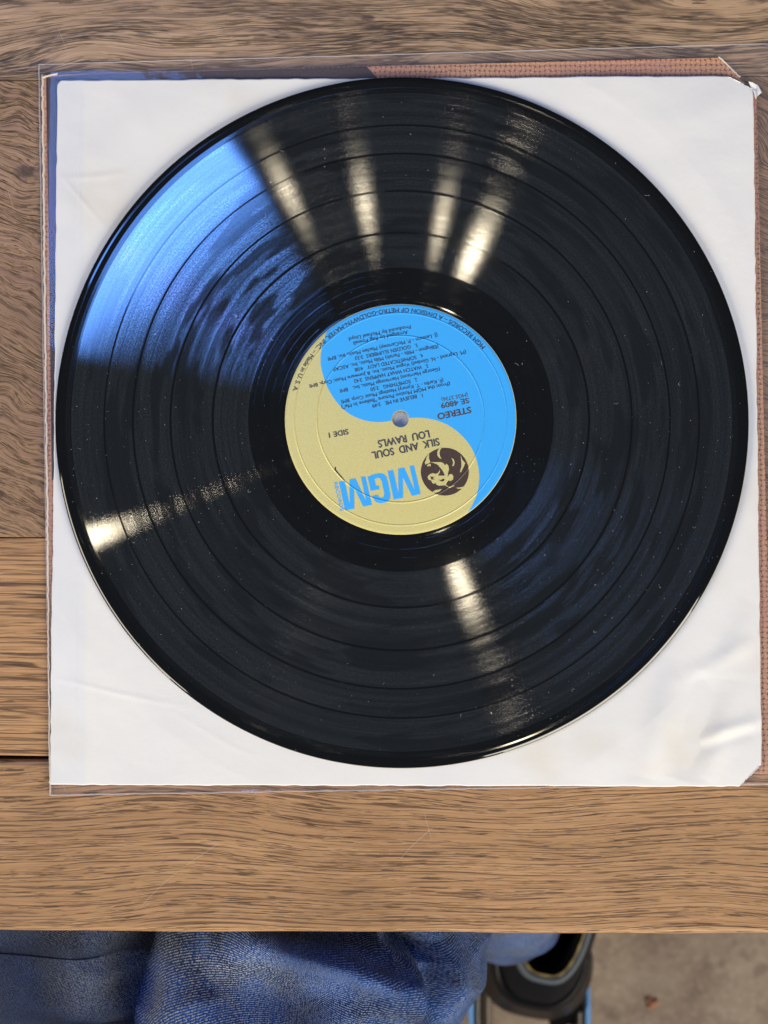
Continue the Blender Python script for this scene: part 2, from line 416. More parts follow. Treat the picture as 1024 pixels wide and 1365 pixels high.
# small fallen leaf scrap on the floor
M = plain('rust_scrap', (.27, .12, .07), .8)
bm = bmesh.new(); c0 = P(869, 1337, FLOOR_Z + .001); vs = []
for k in range(11):
    a = 2 * math.pi * k / 11; rr = .0055 * (1 + .3 * math.sin(a * 3 + 1)); vs.append(bm.verts.new((c0.x + rr * 1.15 * math.cos(a), c0.y + rr * math.sin(a), c0.z + .0015 * (k % 2))))
cv = bm.verts.new((c0.x, c0.y, c0.z + .004))
for k in range(11): bm.faces.new((vs[k], vs[(k + 1) % 11], cv))
me = bpy.data.meshes.new('litter_scrap'); bm.to_mesh(me); bm.free(); me.name = 'litter_scrap'
tag(link('floor_scrap', me, M.m), 'small rust red scrap lying on the brown concrete floor', 'scrap')

# ------------------------------------------------------------------ table of oak planks
TH = .027
y_front = P(512, 1244, 0).y; y_a = P(40, 1010, 0).y; y_b = P(30, 716, 0).y; y_c = P(30, 107, 0).y
table = thing('wooden_table', 'brown oak plank table with a rounded front edge under the record', 'table', (0, 0, -TH))
def plank(y0, y1, mat, rx0=-.62, rx1=.62, bev=.0012, slope=0.0, wob=0.0):
    nseg = 160; pts = []
    for i in range(nseg + 1):
        X = rx0 + (rx1 - rx0) * i / nseg; pts.append((X, y0 + wob * math.sin(X * 90) * .5 + wob * math.sin(X * 37 + 2)))
    for i in range(nseg, -1, -1): pts.append((rx0 + (rx1 - rx0) * i / nseg, y1))
    bm = bmesh.new(); oy = (y0 + y1) / 2
    top = [(px_, py_ - oy) for px_, py_ in pts]
    n = len(top)
    def inset(k, dz):
        out = []
        for i, (a, b) in enumerate(top):
            s = 1 if i > nseg else -1
            out.append(bm.verts.new((a * (1 - k * .5), b - s * k, dz)))
        return out
    rings = [inset(bev, TH), inset(bev * .3, TH - bev * .3), inset(0, TH - bev), inset(0, bev), inset(bev, 0)]
    bm.faces.new(rings[0])
    for A, B in zip(rings, rings[1:]):
        for i in range(n): bm.faces.new((A[i], A[(i + 1) % n], B[(i + 1) % n], B[i]))
    bm.faces.new(rings[-1][::-1]); bmesh.ops.recalc_face_normals(bm, faces=bm.faces)
    me = bpy.data.meshes.new('plank'); bm.to_mesh(me); bm.free()
    return link('plank', me, mat, table, (0, oy, 0))
plank(y_front, y_a - .0012, W_FRONT, bev=.0022, wob=.00022)
plank(y_a + .0006, y_b - .0002, W_THIRD, bev=.0007, wob=.00035)
plank(y_b + .0001, y_c - .0001, W_KNOT, bev=.0004)
plank(y_c + .0001, y_c + .13, W_TOP, bev=.0004)
plank(y_c + .1305, y_c + .24, W_THIRD, bev=.0006)
yb = y_c + .24
for sx in (-1, 1):
    for yy in (y_front + .06, yb - .06):
        slab('leg', [(sx * .55 - .03, yy - .03), (sx * .55 + .03, yy - .03), (sx * .55 + .03, yy + .03), (sx * .55 - .03, yy + .03)], FLOOR_Z + TH, -.0005, W_FRONT, table, .003)

# ------------------------------------------------------------------ clear outer sleeve round the jacket
jac = [P(a, b, .0012) for a, b in ((57, 101), (110, 98), (490, 88), (958, 76.5), (985, 103), (1009, 124), (1017, 500), (1030, 1031.5), (68, 1043), (66, 800), (62, 400))]
film_c = [P(a, b, .0006) for a, b in ((52, 86), (1140, 55), (1155, 1043), (67, 1060))]   # top left, top right, bottom right, bottom left
def quad(U, W_, c):
    X = (1 - U) * (1 - W_) * c[3][0] + U * (1 - W_) * c[2][0] + U * W_ * c[1][0] + (1 - U) * W_ * c[0][0]
    Y = (1 - U) * (1 - W_) * c[3][1] + U * (1 - W_) * c[2][1] + U * W_ * c[1][1] + (1 - U) * W_ * c[0][1]
    return X, Y
def vnoise(X, Y, s, seed):
    """smooth value noise on arrays"""
    g = np.random.default_rng(seed).random((128, 128)); a, b = X * s, Y * s
    i, j = np.floor(a).astype(int), np.floor(b).astype(int); fa, fb = a - i, b - j
    fa = fa * fa * (3 - 2 * fa); fb = fb * fb * (3 - 2 * fb)
    q = lambda ii, jj: g[ii % 128, jj % 128]
    return (q(i, j) * (1 - fa) + q(i + 1, j) * fa) * (1 - fb) + (q(i, j + 1) * (1 - fa) + q(i + 1, j + 1) * fa) * fb - .5
jx0, jx1 = P(60, 560, 0).x, P(1018, 560, 0).x; jy0, jy1 = P(500, 1037, 0).y, P(500, 90, 0).y
def film_fn(U, W_):
    X, Y = quad(U, W_, film_c)
    d = np.maximum.reduce([jx0 - X, X - jx1, jy0 - Y, Y - jy1])
    Z = .00045 + .0011 * (1 - np.clip((d + .0005) / .005, 0, 1))
    out = np.clip(d / .004, 0, 1)
    wr = vnoise(X, Y, 60, 3) * .0012 + vnoise(X * .15, Y, 320, 4) * .0007 * (X < jx1) + vnoise(X, Y * .13, 330, 5) * .0016 * (X > jx1 - .004) + vnoise(X, Y, 160, 6) * .0004
    return X, Y, Z + np.maximum(out * wr, -.0002 * out)
film = thing('plastic_sleeve', 'clear plastic outer sleeve with crinkled edges lying on the table', 'plastic sleeve')
grid('sheet', film_fn, 420, 420, FILM, film)
# welded edges
def edge_line(a, b, n, z, amp, seed):
    r_ = np.random.default_rng(seed); out = []
    for i in range(n + 1):
        t_ = i / n; p = Vector(a).lerp(Vector(b), t_); out.append((p.x + (r_.random() - .5) * amp, p.y + (r_.random() - .5) * amp, z))
    return out
tube('seam', edge_line(film_c[0], film_c[3], 120, .0007, .00025, 1), .00035, SEAM, film, 6)
tube('seam', edge_line(film_c[3], film_c[2], 120, .0007, .00025, 2), .00030, SEAM, film, 6)
tube('seam', edge_line(film_c[0], film_c[1], 120, .0007, .00020, 3), .00022, SEAM, film, 6)

# ------------------------------------------------------------------ card jacket
jacket = thing('record_jacket', 'cardboard record jacket printed as burlap with dark border, under the white sleeve', 'record jacket')
slab('board', [p[:2] for p in jac], .0003, .0013, [BURLAP], jacket, .0002, 2)
dp = pts_of([(61.5, 102.5), (115, 98.8), (489, 88.6), (503, 104), (520, 150), (120, 200), (84, 250), (78, 640), (69, 640), (66, 400)], .0017)
slab('dark_border', [p[:2] for p in dp], .00131, .0015, DARKCARD, jacket)
# raw card edge along the left side and the clipped corner
tube('worn_edge', edge_line(P(57.5, 100, 0), P(68.3, 1043, 0), 200, .0012, .0005, 9), .0005, CARD, jacket, 6)
tube('worn_edge', edge_line(P(957, 76.2, 0), P(986, 104, 0), 20, .0012, .0003, 10), .0004, CARD, jacket, 6)
tube('worn_edge', edge_line(P(59, 104, 0), P(78, 99, 0), 12, .0014, .0006, 11), .0005, CARD, jacket, 6)

# ------------------------------------------------------------------ white paper inner sleeve
ps = pts_of([(77, 107), (1004, 101.5), (1015.5, 1048.5), (67, 1046)], .0021)
folds = [([(893, 870), (880, 960), (862, 1044)], .0016, .0065), ([(948, 890), (925, 975), (905, 1045)], -.0013, .007),
         ([(975, 900), (962, 980), (940, 1046)], .0009, .005), ([(1013, 962), (965, 975), (928, 990)], .0009, .0034),
         ([(1010, 972), (965, 985), (930, 1000)], -.0006, .003), ([(1010, 850), (960, 880), (905, 905)], .0006, .004),
         ([(1012, 800), (970, 880), (930, 940)], .0007, .006), ([(80, 232), (110, 268), (165, 332)], .00014, .0011),
         ([(80, 905), (160, 925), (300, 952)], .00014, .0012), ([(230, 948), (300, 990), (340, 1008)], .00014, .0012),
         ([(79, 238), (130, 236), (170, 230)], .00014, .0016), ([(1000, 110), (960, 140), (900, 170)], .0004, .008),
         ([(86, 110), (96, 600), (92, 1040)], .0003, .004), ([(940, 180), (930, 260), (960, 330)], .0005, .012),
         ([(108, 108), (104, 560), (100, 1044)], .00016, .0008)]
foldsW = [([P(a, b, .002) for a, b in ln], am, wd) for ln, am, wd in folds]
def paper_fn(U, W_):
    X, Y = quad(U, W_, ps)
    sh = .0005 * vnoise(X, Y, 260, 21)                       # soft, slightly uneven edges
    e = np.minimum.reduce([U, 1 - U, W_, 1 - W_]); X = X + sh * (e < .002); Y = Y + .0004 * vnoise(X, Y, 240, 22) * (e < .002)
    # clipped and rounded corners
    def clip(X, Y, a, b):
        a, b = P(*a, .002), P(*b, .002); dx, dy = b.x - a.x, b.y - a.y; L = math.hypot(dx, dy); nx, ny = dy / L, -dx / L
        if (0 - a.x) * nx + (0 - a.y) * ny > 0: nx, ny = -nx, -ny
        s = (X - a.x) * nx + (Y - a.y) * ny; s = np.maximum(s, 0); return X - nx * s, Y - ny * s
    X, Y = clip(X, Y, (1015.5, 1018), (985, 1048.5)) if False else clip(X, Y, (1016, 1017.5), (985, 1049))
    X, Y = clip(X, Y, (968, 101.3), (1007, 121))
    X, Y = clip(X, Y, (76.5, 113), (83, 106.6))
    Z = np.full(X.shape, .0021)
    D = np.hypot(X, Y); free = np.clip((D - .149) / .02, 0, 1)
    H = np.zeros(X.shape)
    for ln, am, wd in foldsW: H += ridge(X, Y, ln, am, wd)
    H += vnoise(X, Y, 22, 31) * .0013 + vnoise(X, Y, 60, 32) * .00045 + vnoise(X + Y * .4, Y, 130, 33) * .00010
    return X, Y, Z + free * np.maximum(H + .0004, -.0002 + .2 * H)
ROT = thing('inner_sleeve', 'creased white paper inner sleeve lying between the record and its jacket', 'paper sleeve')
pp = grid('paper', paper_fn, 560, 560, PAPER, ROT)
sd = pp.modifiers.new('thickness', 'SOLIDIFY'); sd.thickness = .00022; sd.offset = -1
# the crumpled upper right corner
bm = bmesh.new(); cp = [(998, 108), (1004, 110), (1007, 113), (1010, 112.5), (1012, 116), (1015, 124), (1010, 128), (1007.5, 133), (1004, 122), (1001, 115)]
vv = [bm.verts.new((*P(a, b, .0028)[:2], .0024 + .0006 * (i % 3))) for i, (a, b) in enumerate(cp)]
c_ = bm.verts.new((*P(1007.5, 120, .003)[:2], .0022))
for i in range(len(vv)): bm.faces.new((vv[i], c_, vv[(i + 1) % len(vv)]))
bmesh.ops.recalc_face_normals(bm, faces=bm.faces)
me = bpy.data.meshes.new('folded_corner'); bm.to_mesh(me); bm.free()
fc = link('folded_corner', me, PAPER, ROT); s2 = fc.modifiers.new('t', 'SOLIDIFY'); s2.thickness = .00025

# ------------------------------------------------------------------ the record
rec = thing('vinyl_record', 'shiny black long playing record with a blue and gold centre label', 'record', (0, 0, T_REC))
mm = .001
prof = [(3.62, -1.5), (3.62, -.15), (3.75, 0), (50.6, 0), (50.9, -.02), (51.3, -.16), (52, -.18), (65.8, -.18), (66.3, -.27), (144.6, -.27), (145.9, -.25),
        (146.6, -.12), (147.3, .06), (148.1, .12), (148.9, .06), (149.6, -.14), (150.1, -.36), (150.5, -.62), (150.75, -.95), (150.8, -1.2), (150.6, -1.5), (149.8, -1.9), (147, -2.05), (60, -2.05), (3.62, -2.05), (3.62, -1.5)]
def supported(pr, e=.04):
    out = []
    for i, (a, b) in enumerate(pr):
        if 0 < i < len(pr) - 1:
            for (c, d) in (pr[i - 1], pr[i + 1]):
                L = math.hypot(c - a, d - b)
                q = (a + (c - a) * min(e / L, .33), b + (d - b) * min(e / L, .33))
                if (c, d) == pr[i - 1]: out.append(q); out.append((a, b))
                else: out.append(q)
        else: out.append((a, b))
    return out
lathe('disc', [(a * mm, b * mm) for a, b in supported(prof)], 720, VINYL, rec)
lab = lathe('label', [(3.6 * mm, .02 * mm), (3.75 * mm, .05 * mm), (3.9 * mm, .05 * mm), (50.0 * mm, .05 * mm), (50.1 * mm, .04 * mm), (50.25 * mm, .0)], 360, GOLD, rec)
def LP(px, py):
    q = P(px, py, T_REC); return (q.x, q.y)
def arc_pts(cx_, cy_, r_, a0, a1, n): return [(cx_ + r_ * math.cos(R(a0 + (a1 - a0) * i / n)), cy_ + r_ * math.sin(R(a0 + (a1 - a0) * i / n))) for i in range(n + 1)]
# blue half, its S edge traced with a smooth curve
def spline(pts, n=8):
    out = []
    for i in range(len(pts) - 1):
        p0, p1, p2, p3 = (np.array(pts[max(0, min(len(pts) - 1, k))]) for k in (i - 1, i, i + 1, i + 2))
        for s in range(n):
            t_ = s / n; out.append(tuple(.5 * ((2 * p1) + (-p0 + p2) * t_ + (2 * p0 - 5 * p1 + 4 * p2 - p3) * t_ ** 2 + (-p0 + 3 * p1 - 3 * p2 + p3) * t_ ** 3)))
    out.append(tuple(pts[-1])); return out
S_ = [LP(a, b) for a, b in ((437, 438), (429.5, 462), (427.5, 482), (430.5, 499), (437.5, 518), (449, 536), (464, 550.5), (483, 559.5), (503, 562.7), (522, 561), (534, 558.8), (556, 556.8), (576, 559), (596, 566), (614, 579), (628, 596), (636, 615), (639, 635), (637, 655), (631, 671), (624, 683))]
S_ = spline(S_); a0 = math.degrees(math.atan2(S_[0][1], S_[0][0])); a1 = math.degrees(math.atan2(S_[-1][1], S_[-1][0]))
k0 = 50.02 * mm; S_[0] = (k0 * math.cos(R(a0)), k0 * math.sin(R(a0))); S_[-1] = (k0 * math.cos(R(a1)), k0 * math.sin(R(a1)))
# leave the spindle hole open: split the boundary where it meets the hole
hr = 3.8 * mm
left = [p for p in S_[:len(S_)]]; iin = [i for i, p in enumerate(S_) if math.hypot(*p) < hr]
A_, B_ = S_[:iin[0]], S_[iin[-1] + 1:]
ha = math.degrees(math.atan2(A_[-1][1], A_[-1][0])); hb = math.degrees(math.atan2(B_[0][1], B_[0][0]))
ha %= 360; hb = hb if hb > -90 else hb
hole_arc = arc_pts(0, 0, hr, ha, hb, 20)          # over the top side of the hole
rim = arc_pts(0, 0, k0, a1, a0, 120)
sheet('blue_field', A_ + hole_arc + B_ + rim[1:-1], .08 * mm, SKY, lab)
# lettering
UDIR = None
def text_mesh(s):
    cu = bpy.data.curves.new('t', 'FONT'); cu.body = s; cu.resolution_u = 3; cu.size = 1.0
    o = bpy.data.objects.new('t', cu); COL.objects.link(o)
    dg = bpy.context.evaluated_depsgraph_get(); me = bpy.data.meshes.new_from_object(o.evaluated_get(dg))
    bpy.data.objects.remove(o); bpy.data.curves.remove(cu)
    n = len(me.vertices); co = np.empty(n * 3); me.vertices.foreach_get('co', co); co = co.reshape(-1, 3)
    tris = [tuple(p.vertices) for p in me.polygons]; bpy.data.meshes.remove(me); return co, tris
CAPH = .73
def lettering(s, p0, p1, hpx, mat, bold=0.0, z=.115 * mm, name='lettering'):
    a, b = np.array(LP(*p0)), np.array(LP(*p1)); d = b - a; L = np.linalg.norm(d); d /= L; up = np.array((-d[1], d[0]))
    co, tr = text_mesh(s); x0, x1 = co[:, 0].min(), co[:, 0].max(); sx = L / (x1 - x0); sy = hpx * .3265 * mm / CAPH
    V_, F_ = [], []
    offs = [(0, 0)] if not bold else [(-bold, 0), (bold, 0), (0, bold * .7), (0, -bold * .7), (0, 0)]
    for k, (ox, oy) in enumerate(offs):
        base = len(V_)
        for c in co:
            q = a + d * ((c[0] - x0) * sx + ox * mm) + up * (c[1] * sy + oy * mm); V_.append((q[0], q[1], z + k * .002 * mm))
        F_ += [tuple(i + base for i in f) for f in tr]
    me = bpy.data.meshes.new(name); me.from_pydata(V_, [], F_)
    return link(name, me, mat, lab)
LINES = [("Produced by Michael Lloyd", (547, 433.2), (464.8, 450), 5.1, INK, .045), ("Arranged by Reg Powell", (543.3, 440.4), (471, 455.4), 5.1, INK, .045),
 ("(J. Lennon - P. McCartney) Maclen Music, Inc. BMI", (582.8, 444.4), (437, 476.5), 5.1, INK, .045), ("5.", (556, 458), (553, 458.7), 5.1, INK, .045),
 ("GOLDEN SLUMBERS  3:33", (547, 460), (473, 475.6), 5.1, INK, .045), ("(Ellington - Mills - Parish) Mills Music, Inc. ASCAP", (584, 459.2), (443.4, 490.5), 5.1, INK, .045),
 ("4.", (563.3, 471.7), (559.8, 472.5), 5.1, INK, .045), ("SOPHISTICATED LADY   4:08", (554.7, 474), (472.7, 491), 5.1, INK, .045),
 ("(M. Legrand - N. Gimbel) Vogue Music, Inc. & Jonware Music Corp. BMI", (620.8, 467), (412.5, 512.6), 5.1, INK, .045), ("3.", (570.3, 485.5), (567, 486.2), 5.1, INK, .045),
 ("WATCH WHAT HAPPENS  3:42", (562, 487), (471.5, 506.2), 5.1, INK, .045), ("(George Harrison) Harrisongs Music, Inc.   BMI", (586, 489.7), (453, 519), 5.1, INK, .045),
 ("2.", (555.5, 503.7), (552, 504.5), 5.1, INK, .045), ("SOMETHING   2:50", (547, 506), (493.7, 517), 5.1, INK, .045),
 ("(F. Karlin - T. Kymry) Hastings Music Corp. BMI", (590.6, 504.4), (455, 533.4), 5.1, INK, .045), ('(From the MGM Motion Picture "Believe In Me")', (599.5, 509), (455, 540.8), 5.1, INK, .045),
 ("1.", (563, 524.7), (560, 525.4), 5.1, INK, .045), ("BELIEVE IN ME   3:49", (555, 526), (496, 539), 5.1, INK, .045),
 ("(MGS 2736)", (623, 523.6), (588.3, 530.6), 5.1, GREY_INK, .035), ("SE 4809", (624.4, 530.3), (587.5, 537.8), 7.3, GREY_INK, .12), ("STEREO", (626.9, 542.3), (582.8, 551.6), 8.6, GREY_INK, .17),
 ("SIDE 1", (463.6, 572), (438.0, 577), 7.2, GREY_INK, .11), ("LOU  RAWLS", (571.3, 573.6), (503.4, 587.5), 10.2, GREY_INK, .15), ("SILK  AND  SOUL", (584.5, 584), (495.4, 602.8), 10.2, GREY_INK, .15),
 ("RECORDS", (445.4, 643.5), (454.2, 681.5), 4.6, SKY, .03)]
for k, (s, a, b, hp, mt, bo) in enumerate(LINES): lettering(s, a, b, hp, mt, bo, z=(.115 + .0) * mm)
# ring of lettering: tops of the letters face the centre
def ring_text(s, ang0, ang1, rbase, hpx, mat):
    co, tr = text_mesh(s); x0, x1 = co[:, 0].min(), co[:, 0].max(); sy = hpx * .3265 * mm / CAPH
    V_, F_ = [], []
    for k, (ox, oy) in enumerate(((-.055, 0), (.055, 0), (0, .05), (0, -.05))):
        base = len(V_)
        for c in co:
            a = R(ang0 + (ang1 - ang0) * (c[0] - x0) / (x1 - x0)) + ox * mm / rbase; rr = rbase - c[1] * sy + oy * mm
            V_.append((rr * math.cos(a), rr * math.sin(a), (.115 + .002 * k) * mm))
        F_ += [tuple(i + base for i in f) for f in tr]
    me = bpy.data.meshes.new('lettering'); me.from_pydata(V_, [], F_); return link('lettering', me, mat, lab)
ring_text("MGM RECORDS \u2013 A DIVISION OF METRO-GOLDWYN-MAYER, INC. \u2013 Made in U. S. A.", 40.5, 165.3, 148.6 * .3265 * mm, 6.1, INK)
# big three letter mark and the lion's head roundel
def c7(pts, dx=0, dy=0): return [LP((a + dx) / 7.314 + 430, (b + dy) / 7.314 + 600) for a, b in pts]
Mp = [(893, 150), (957, 428), (872, 447), (783, 262), (786, 465), (695, 483), (635, 205), (690, 193), (742, 435), (738, 182), (797, 170), (902, 400), (850, 158)]
Gp = [(440, 262), (500, 237), (560, 226), (598, 233), (622, 258), (636, 300), (663, 430), (660, 470), (645, 495), (612, 512), (570, 518), (525, 508), (498, 482), (483, 447), (540, 434), (550, 457), (578, 466), (600, 455), (604, 425), (577, 300), (562, 278), (538, 270), (508, 284), (521, 350), (549, 344), (556, 383), (471, 398)]
for pl in (c7(Mp), c7(Gp), c7(Mp, -475, 105)): sheet('big_letter', pl, .12 * mm, SKY, lab)
def c6(pts): return [LP(a / 7.877 + 530, b / 7.877 + 570) for a, b in pts]
cc = LP(497 / 7.877 + 530, 463 / 7.877 + 570); lr = 250 / 7.877 * .3265 * mm
emb = sheet('lion_emblem', arc_pts(*cc, lr, 0, 357, 119), .12 * mm, BROWN, lab)
golds = [[(462, 205), (432, 225), (416, 260), (420, 295), (440, 320), (462, 330), (446, 298), (440, 262), (450, 230), (472, 204)],
 [(333, 272), (306, 310), (298, 345), (286, 362), (292, 388), (322, 378), (345, 362), (332, 330), (330, 300)],
 [(345, 362), (400, 363), (450, 362), (480, 372), (500, 398), (513, 378), (535, 400), (541, 440), (532, 470), (525, 522), (545, 490), (570, 488), (587, 510), (583, 545), (560, 560), (535, 556), (520, 575), (507, 600), (545, 625), (590, 606), (600, 612), (545, 634), (500, 606), (440, 610), (410, 600), (400, 580), (380, 592), (362, 576), (354, 555), (328, 548), (315, 520), (327, 500), (345, 486), (370, 478), (400, 486), (425, 476), (440, 455), (443, 430), (436, 402), (412, 384), (380, 372)],
 [(565, 318), (592, 335), (601, 370), (592, 400), (574, 406), (584, 372), (578, 342)],
 [(663, 285), (680, 338), (712, 372), (700, 402), (668, 466), (655, 470), (672, 400), (668, 340)],
 [(360, 682), (400, 655), (466, 646), (440, 672), (405, 683)], [(612, 632), (650, 629), (698, 618), (682, 640), (640, 643)],
 [(310, 395), (338, 378), (350, 386), (345, 412), (336, 398), (316, 410)]]
for g_ in golds: sheet('emblem_cutout', c6(g_), .14 * mm, GOLD, lab)
for g_ in ([(440, 412), (472, 448), (494, 492), (492, 506), (425, 503), (446, 468)], [(428, 546), (458, 550), (478, 534), (497, 545), (482, 566), (458, 564)],
           [(340, 512), (392, 520), (368, 530), (392, 548), (352, 545), (352, 528)], [(352, 404), (372, 398), (376, 440), (350, 446)]):
    sheet('emblem_mark', c6(g_), .16 * mm, BROWN, lab)
sheet('scuff', [LP(a / 7.314 + 430, b / 7.314 + 600) for a, b in ((120, 165), (131, 163), (132, 190), (168, 235), (186, 255), (218, 294), (206, 290), (175, 258), (160, 240), (118, 192))], .12 * mm, INK, lab)

# dust and lint on the record
M = plain('dust', (.40, .41, .43), .9)
bm = bmesh.new(); rr_ = random.Random(5)
for k in range(900):
    rad = math.sqrt(rr_.uniform(.052 ** 2, .15 ** 2)); a = rr_.choice((rr_.uniform(0, 6.283), rr_.gauss(-.5, .45), rr_.gauss(3.4, .3))); cxp, cyp = rad * math.cos(a), rad * math.sin(a)
    s = rr_.choice((.00005, .00006, .00007, .00009, .00014)) * rr_.uniform(.6, 1.3); n = 5
    vs = [bm.verts.new((cxp + s * rr_.uniform(.6, 1.4) * math.cos(2 * math.pi * i / n), cyp + s * rr_.uniform(.6, 1.4) * math.sin(2 * math.pi * i / n), T_REC + .00002)) for i in range(n)]
    tp = bm.verts.new((cxp, cyp, T_REC + .00002 + s))
    for i in range(n): bm.faces.new((vs[i], vs[(i + 1) % n], tp))
for k in range(24):
    rad = math.sqrt(rr_.uniform(.053 ** 2, .149 ** 2)); a = rr_.uniform(0, 2 * math.pi); x_, y_ = rad * math.cos(a), rad * math.sin(a)
    hd = rr_.uniform(0, 6.28); st = rr_.uniform(.00015, .00042); wd = rr_.uniform(.00002, .000045); cur = rr_.uniform(-.7, .7); prev = None
    for i in range(7):
        z_ = T_REC + .0001 + .0001 * math.sin(i); nx, ny = -math.sin(hd) * wd, math.cos(hd) * wd
        c2 = (bm.verts.new((x_ + nx, y_ + ny, z_)), bm.verts.new((x_ - nx, y_ - ny, z_)))
        if prev: bm.faces.new((prev[0], prev[1], c2[1], c2[0]))
        prev = c2; x_ += math.cos(hd) * st; y_ += math.sin(hd) * st; hd += cur
me = bpy.data.meshes.new('dust'); bm.to_mesh(me); bm.free(); du = link('dust', me, M.m); du['kind'] = 'stuff'; du['label'] = 'white dust specks and lint on the black record'; du['category'] = 'dust'

# ------------------------------------------------------------------ the sitter's jeans and shoe
person = thing('person', 'seated person in blue jeans and black shoe, legs below the table edge', 'person', (0, -.45, -.1))
person.location = (0, 0, 0)
def leg_fn(path, rads, fold, top_flat=1.0):
    path = np.array(path); rads = np.array(rads)
    def fn(U, W_):
        # Catmull-Rom along the path
        n = len(path) - 1; s = W_ * n; i = np.clip(np.floor(s).astype(int), 0, n - 1); t_ = (s - i)[..., None]
        g = lambda k: path[np.clip(k, 0, n)]
        p0, p1, p2, p3 = g(i - 1), g(i), g(i + 1), g(i + 2)
        C = .5 * ((2 * p1) + (-p0 + p2) * t_ + (2 * p0 - 5 * p1 + 4 * p2 - p3) * t_ ** 2 + (-p0 + 3 * p1 - 3 * p2 + p3) * t_ ** 3)
        Dv = .5 * ((-p0 + p2) + 2 * (2 * p0 - 5 * p1 + 4 * p2 - p3) * t_ + 3 * (-p0 + 3 * p1 - 3 * p2 + p3) * t_ ** 2)
        Dv /= np.linalg.norm(Dv, axis=-1, keepdims=True)
        tt = t_[..., 0]; sm = tt * tt * (3 - 2 * tt); rr = rads[np.clip(i, 0, n)] * (1 - sm) + rads[np.clip(i + 1, 0, n)] * sm
        ex = np.array((1.0, 0, 0)) - Dv * Dv[..., :1]; ex /= np.linalg.norm(ex, axis=-1, keepdims=True)
        ez = np.cross(ex, Dv); A = 2 * math.pi * U
        N = ex * np.cos(A)[..., None] + ez * np.sin(A)[..., None]
        base = C + N * rr[..., None]
        H = fold(base[..., 0], base[..., 1]) * (np.clip(N[..., 2], 0, 1) ** .5 if top_flat else 1)
        H = H + vnoise(base[..., 0] + base[..., 2], base[..., 1], 26, 41) * .009 + (.5 - np.abs(vnoise(base[..., 0] * .6 + base[..., 1] * .5, base[..., 1] - base[..., 0] * .3, 48, 43)) * 2) * .004
        q = base + N * H[..., None]; return q[..., 0], q[..., 1], q[..., 2]
    return fn
ZJ = -.035
def PJ(l): return [P(a, b, ZJ) for a, b in l]
rf = [(PJ([(285, 1272), (370, 1268), (470, 1286), (520, 1312), (530, 1370)]), .022, .010),
      (PJ([(395, 1256), (470, 1262), (560, 1285)]), -.020, .008),
      (PJ([(500, 1246), (512, 1272), (540, 1296), (545, 1330), (540, 1372)]), .012, .0045),
      (PJ([(520, 1268), (550, 1275), (570, 1305)]), -.016, .0055),
      (PJ([(575, 1270), (590, 1310), (592, 1372)]), .012, .009),
      (PJ([(556, 1300), (566, 1335), (570, 1370)]), -.012, .0045),
      (PJ([(250, 1340), (350, 1330), (470, 1350)]), -.007, .012),
      (PJ([(505, 1248), (508, 1262), (520, 1278), (548, 1292)]), .0045, .0022), (PJ([(513, 1248), (518, 1262), (530, 1276), (556, 1288)]), -.006, .0025),
      (PJ([(560, 1262), (585, 1300), (598, 1370)]), .004, .0024), (PJ([(470, 1290), (480, 1330), (477, 1372)]), .0032, .0024),
      (PJ([(330, 1292), (420, 1300), (505, 1328)]), -.004, .004), (PJ([(636, 1250), (626, 1300), (606, 1352)]), .0025, .0018),
      (PJ([(545, 1312), (552, 1340), (552, 1372)]), -.006, .0022), (PJ([(270, 1262), (262, 1300), (285, 1345)]), -.004, .005),
      (PJ([(215, 1300), (205, 1340), (200, 1372)]), .003, .010)]
def rfold(X, Y):
    H = np.zeros(X.shape)
    for ln, am, wd in rf: H += ridge(X, Y, ln, am, wd)
    return H
a1_, b1_ = P(156, 1365, -.09), P(612, 1365, -.09); a2_, b2_ = P(252, 1246, -.09), P(652, 1246, -.09)
c1 = (a1_ + b1_) / 2; c2 = (a2_ + b2_) / 2; r1, r2 = (b1_.x - a1_.x) / 2, (b2_.x - a2_.x) / 2
zc = -.032 - max(r1, r2) - .004
ank = P(684, 1200, -.50)
rpath = [(c1.x - .03, c1.y - .38, zc - .01), (c1.x - .015, c1.y - .17, zc), (c1.x, c1.y, zc), (c2.x, c2.y, zc), (c2.x + .02, c2.y + .07, zc - .008), (c2.x + .045, c2.y + .085, zc - .07), (c2.x + .075, c2.y + .03, zc - .18), (ank.x - .01, ank.y + .02, -.40), (ank.x, ank.y, -.50)]
jeans_r = grid('jeans_leg', leg_fn(rpath, [.088, .084, r1, r2, r2 * .85, .075, .062, .040, .034], rfold), 480, 980, DENIM, person, closed_u=True, uv=(.48, 1.15))
lf = [(PJ([(170, 1250), (188, 1290), (180, 1370)]), .006, .008), (PJ([(150, 1250), (155, 1300), (150, 1370)]), -.006, .008), (PJ([(60, 1250), (90, 1300), (80, 1370)]), .004, .014)]
def lfold(X, Y):
    H = np.zeros(X.shape)
    for ln, am, wd in lf: H += ridge(X, Y, ln, am, wd)
    return H
e1, e2 = P(30, 1365, -.10), P(52, 1246, -.10); zl = -.125
lpath = [(e1.x - .03, e1.y - .38, zl), (e1.x - .01, e1.y - .17, zl), (e1.x, e1.y, zl), (e2.x, e2.y, zl), (e2.x, e2.y + .07, zl - .005), (e2.x - .01, e2.y + .10, zl - .08), (e2.x - .02, e2.y + .08, -.32), (e2.x - .02, e2.y + .05, -.62)]
grid('jeans_leg', leg_fn(lpath, [.085, .082, .076, .074, .064, .066, .058, .05], lfold), 300, 460, DENIM_SHADED, person, closed_u=True, uv=(.46, 1.25))['label'] = 'darker shaded leg of the jeans'
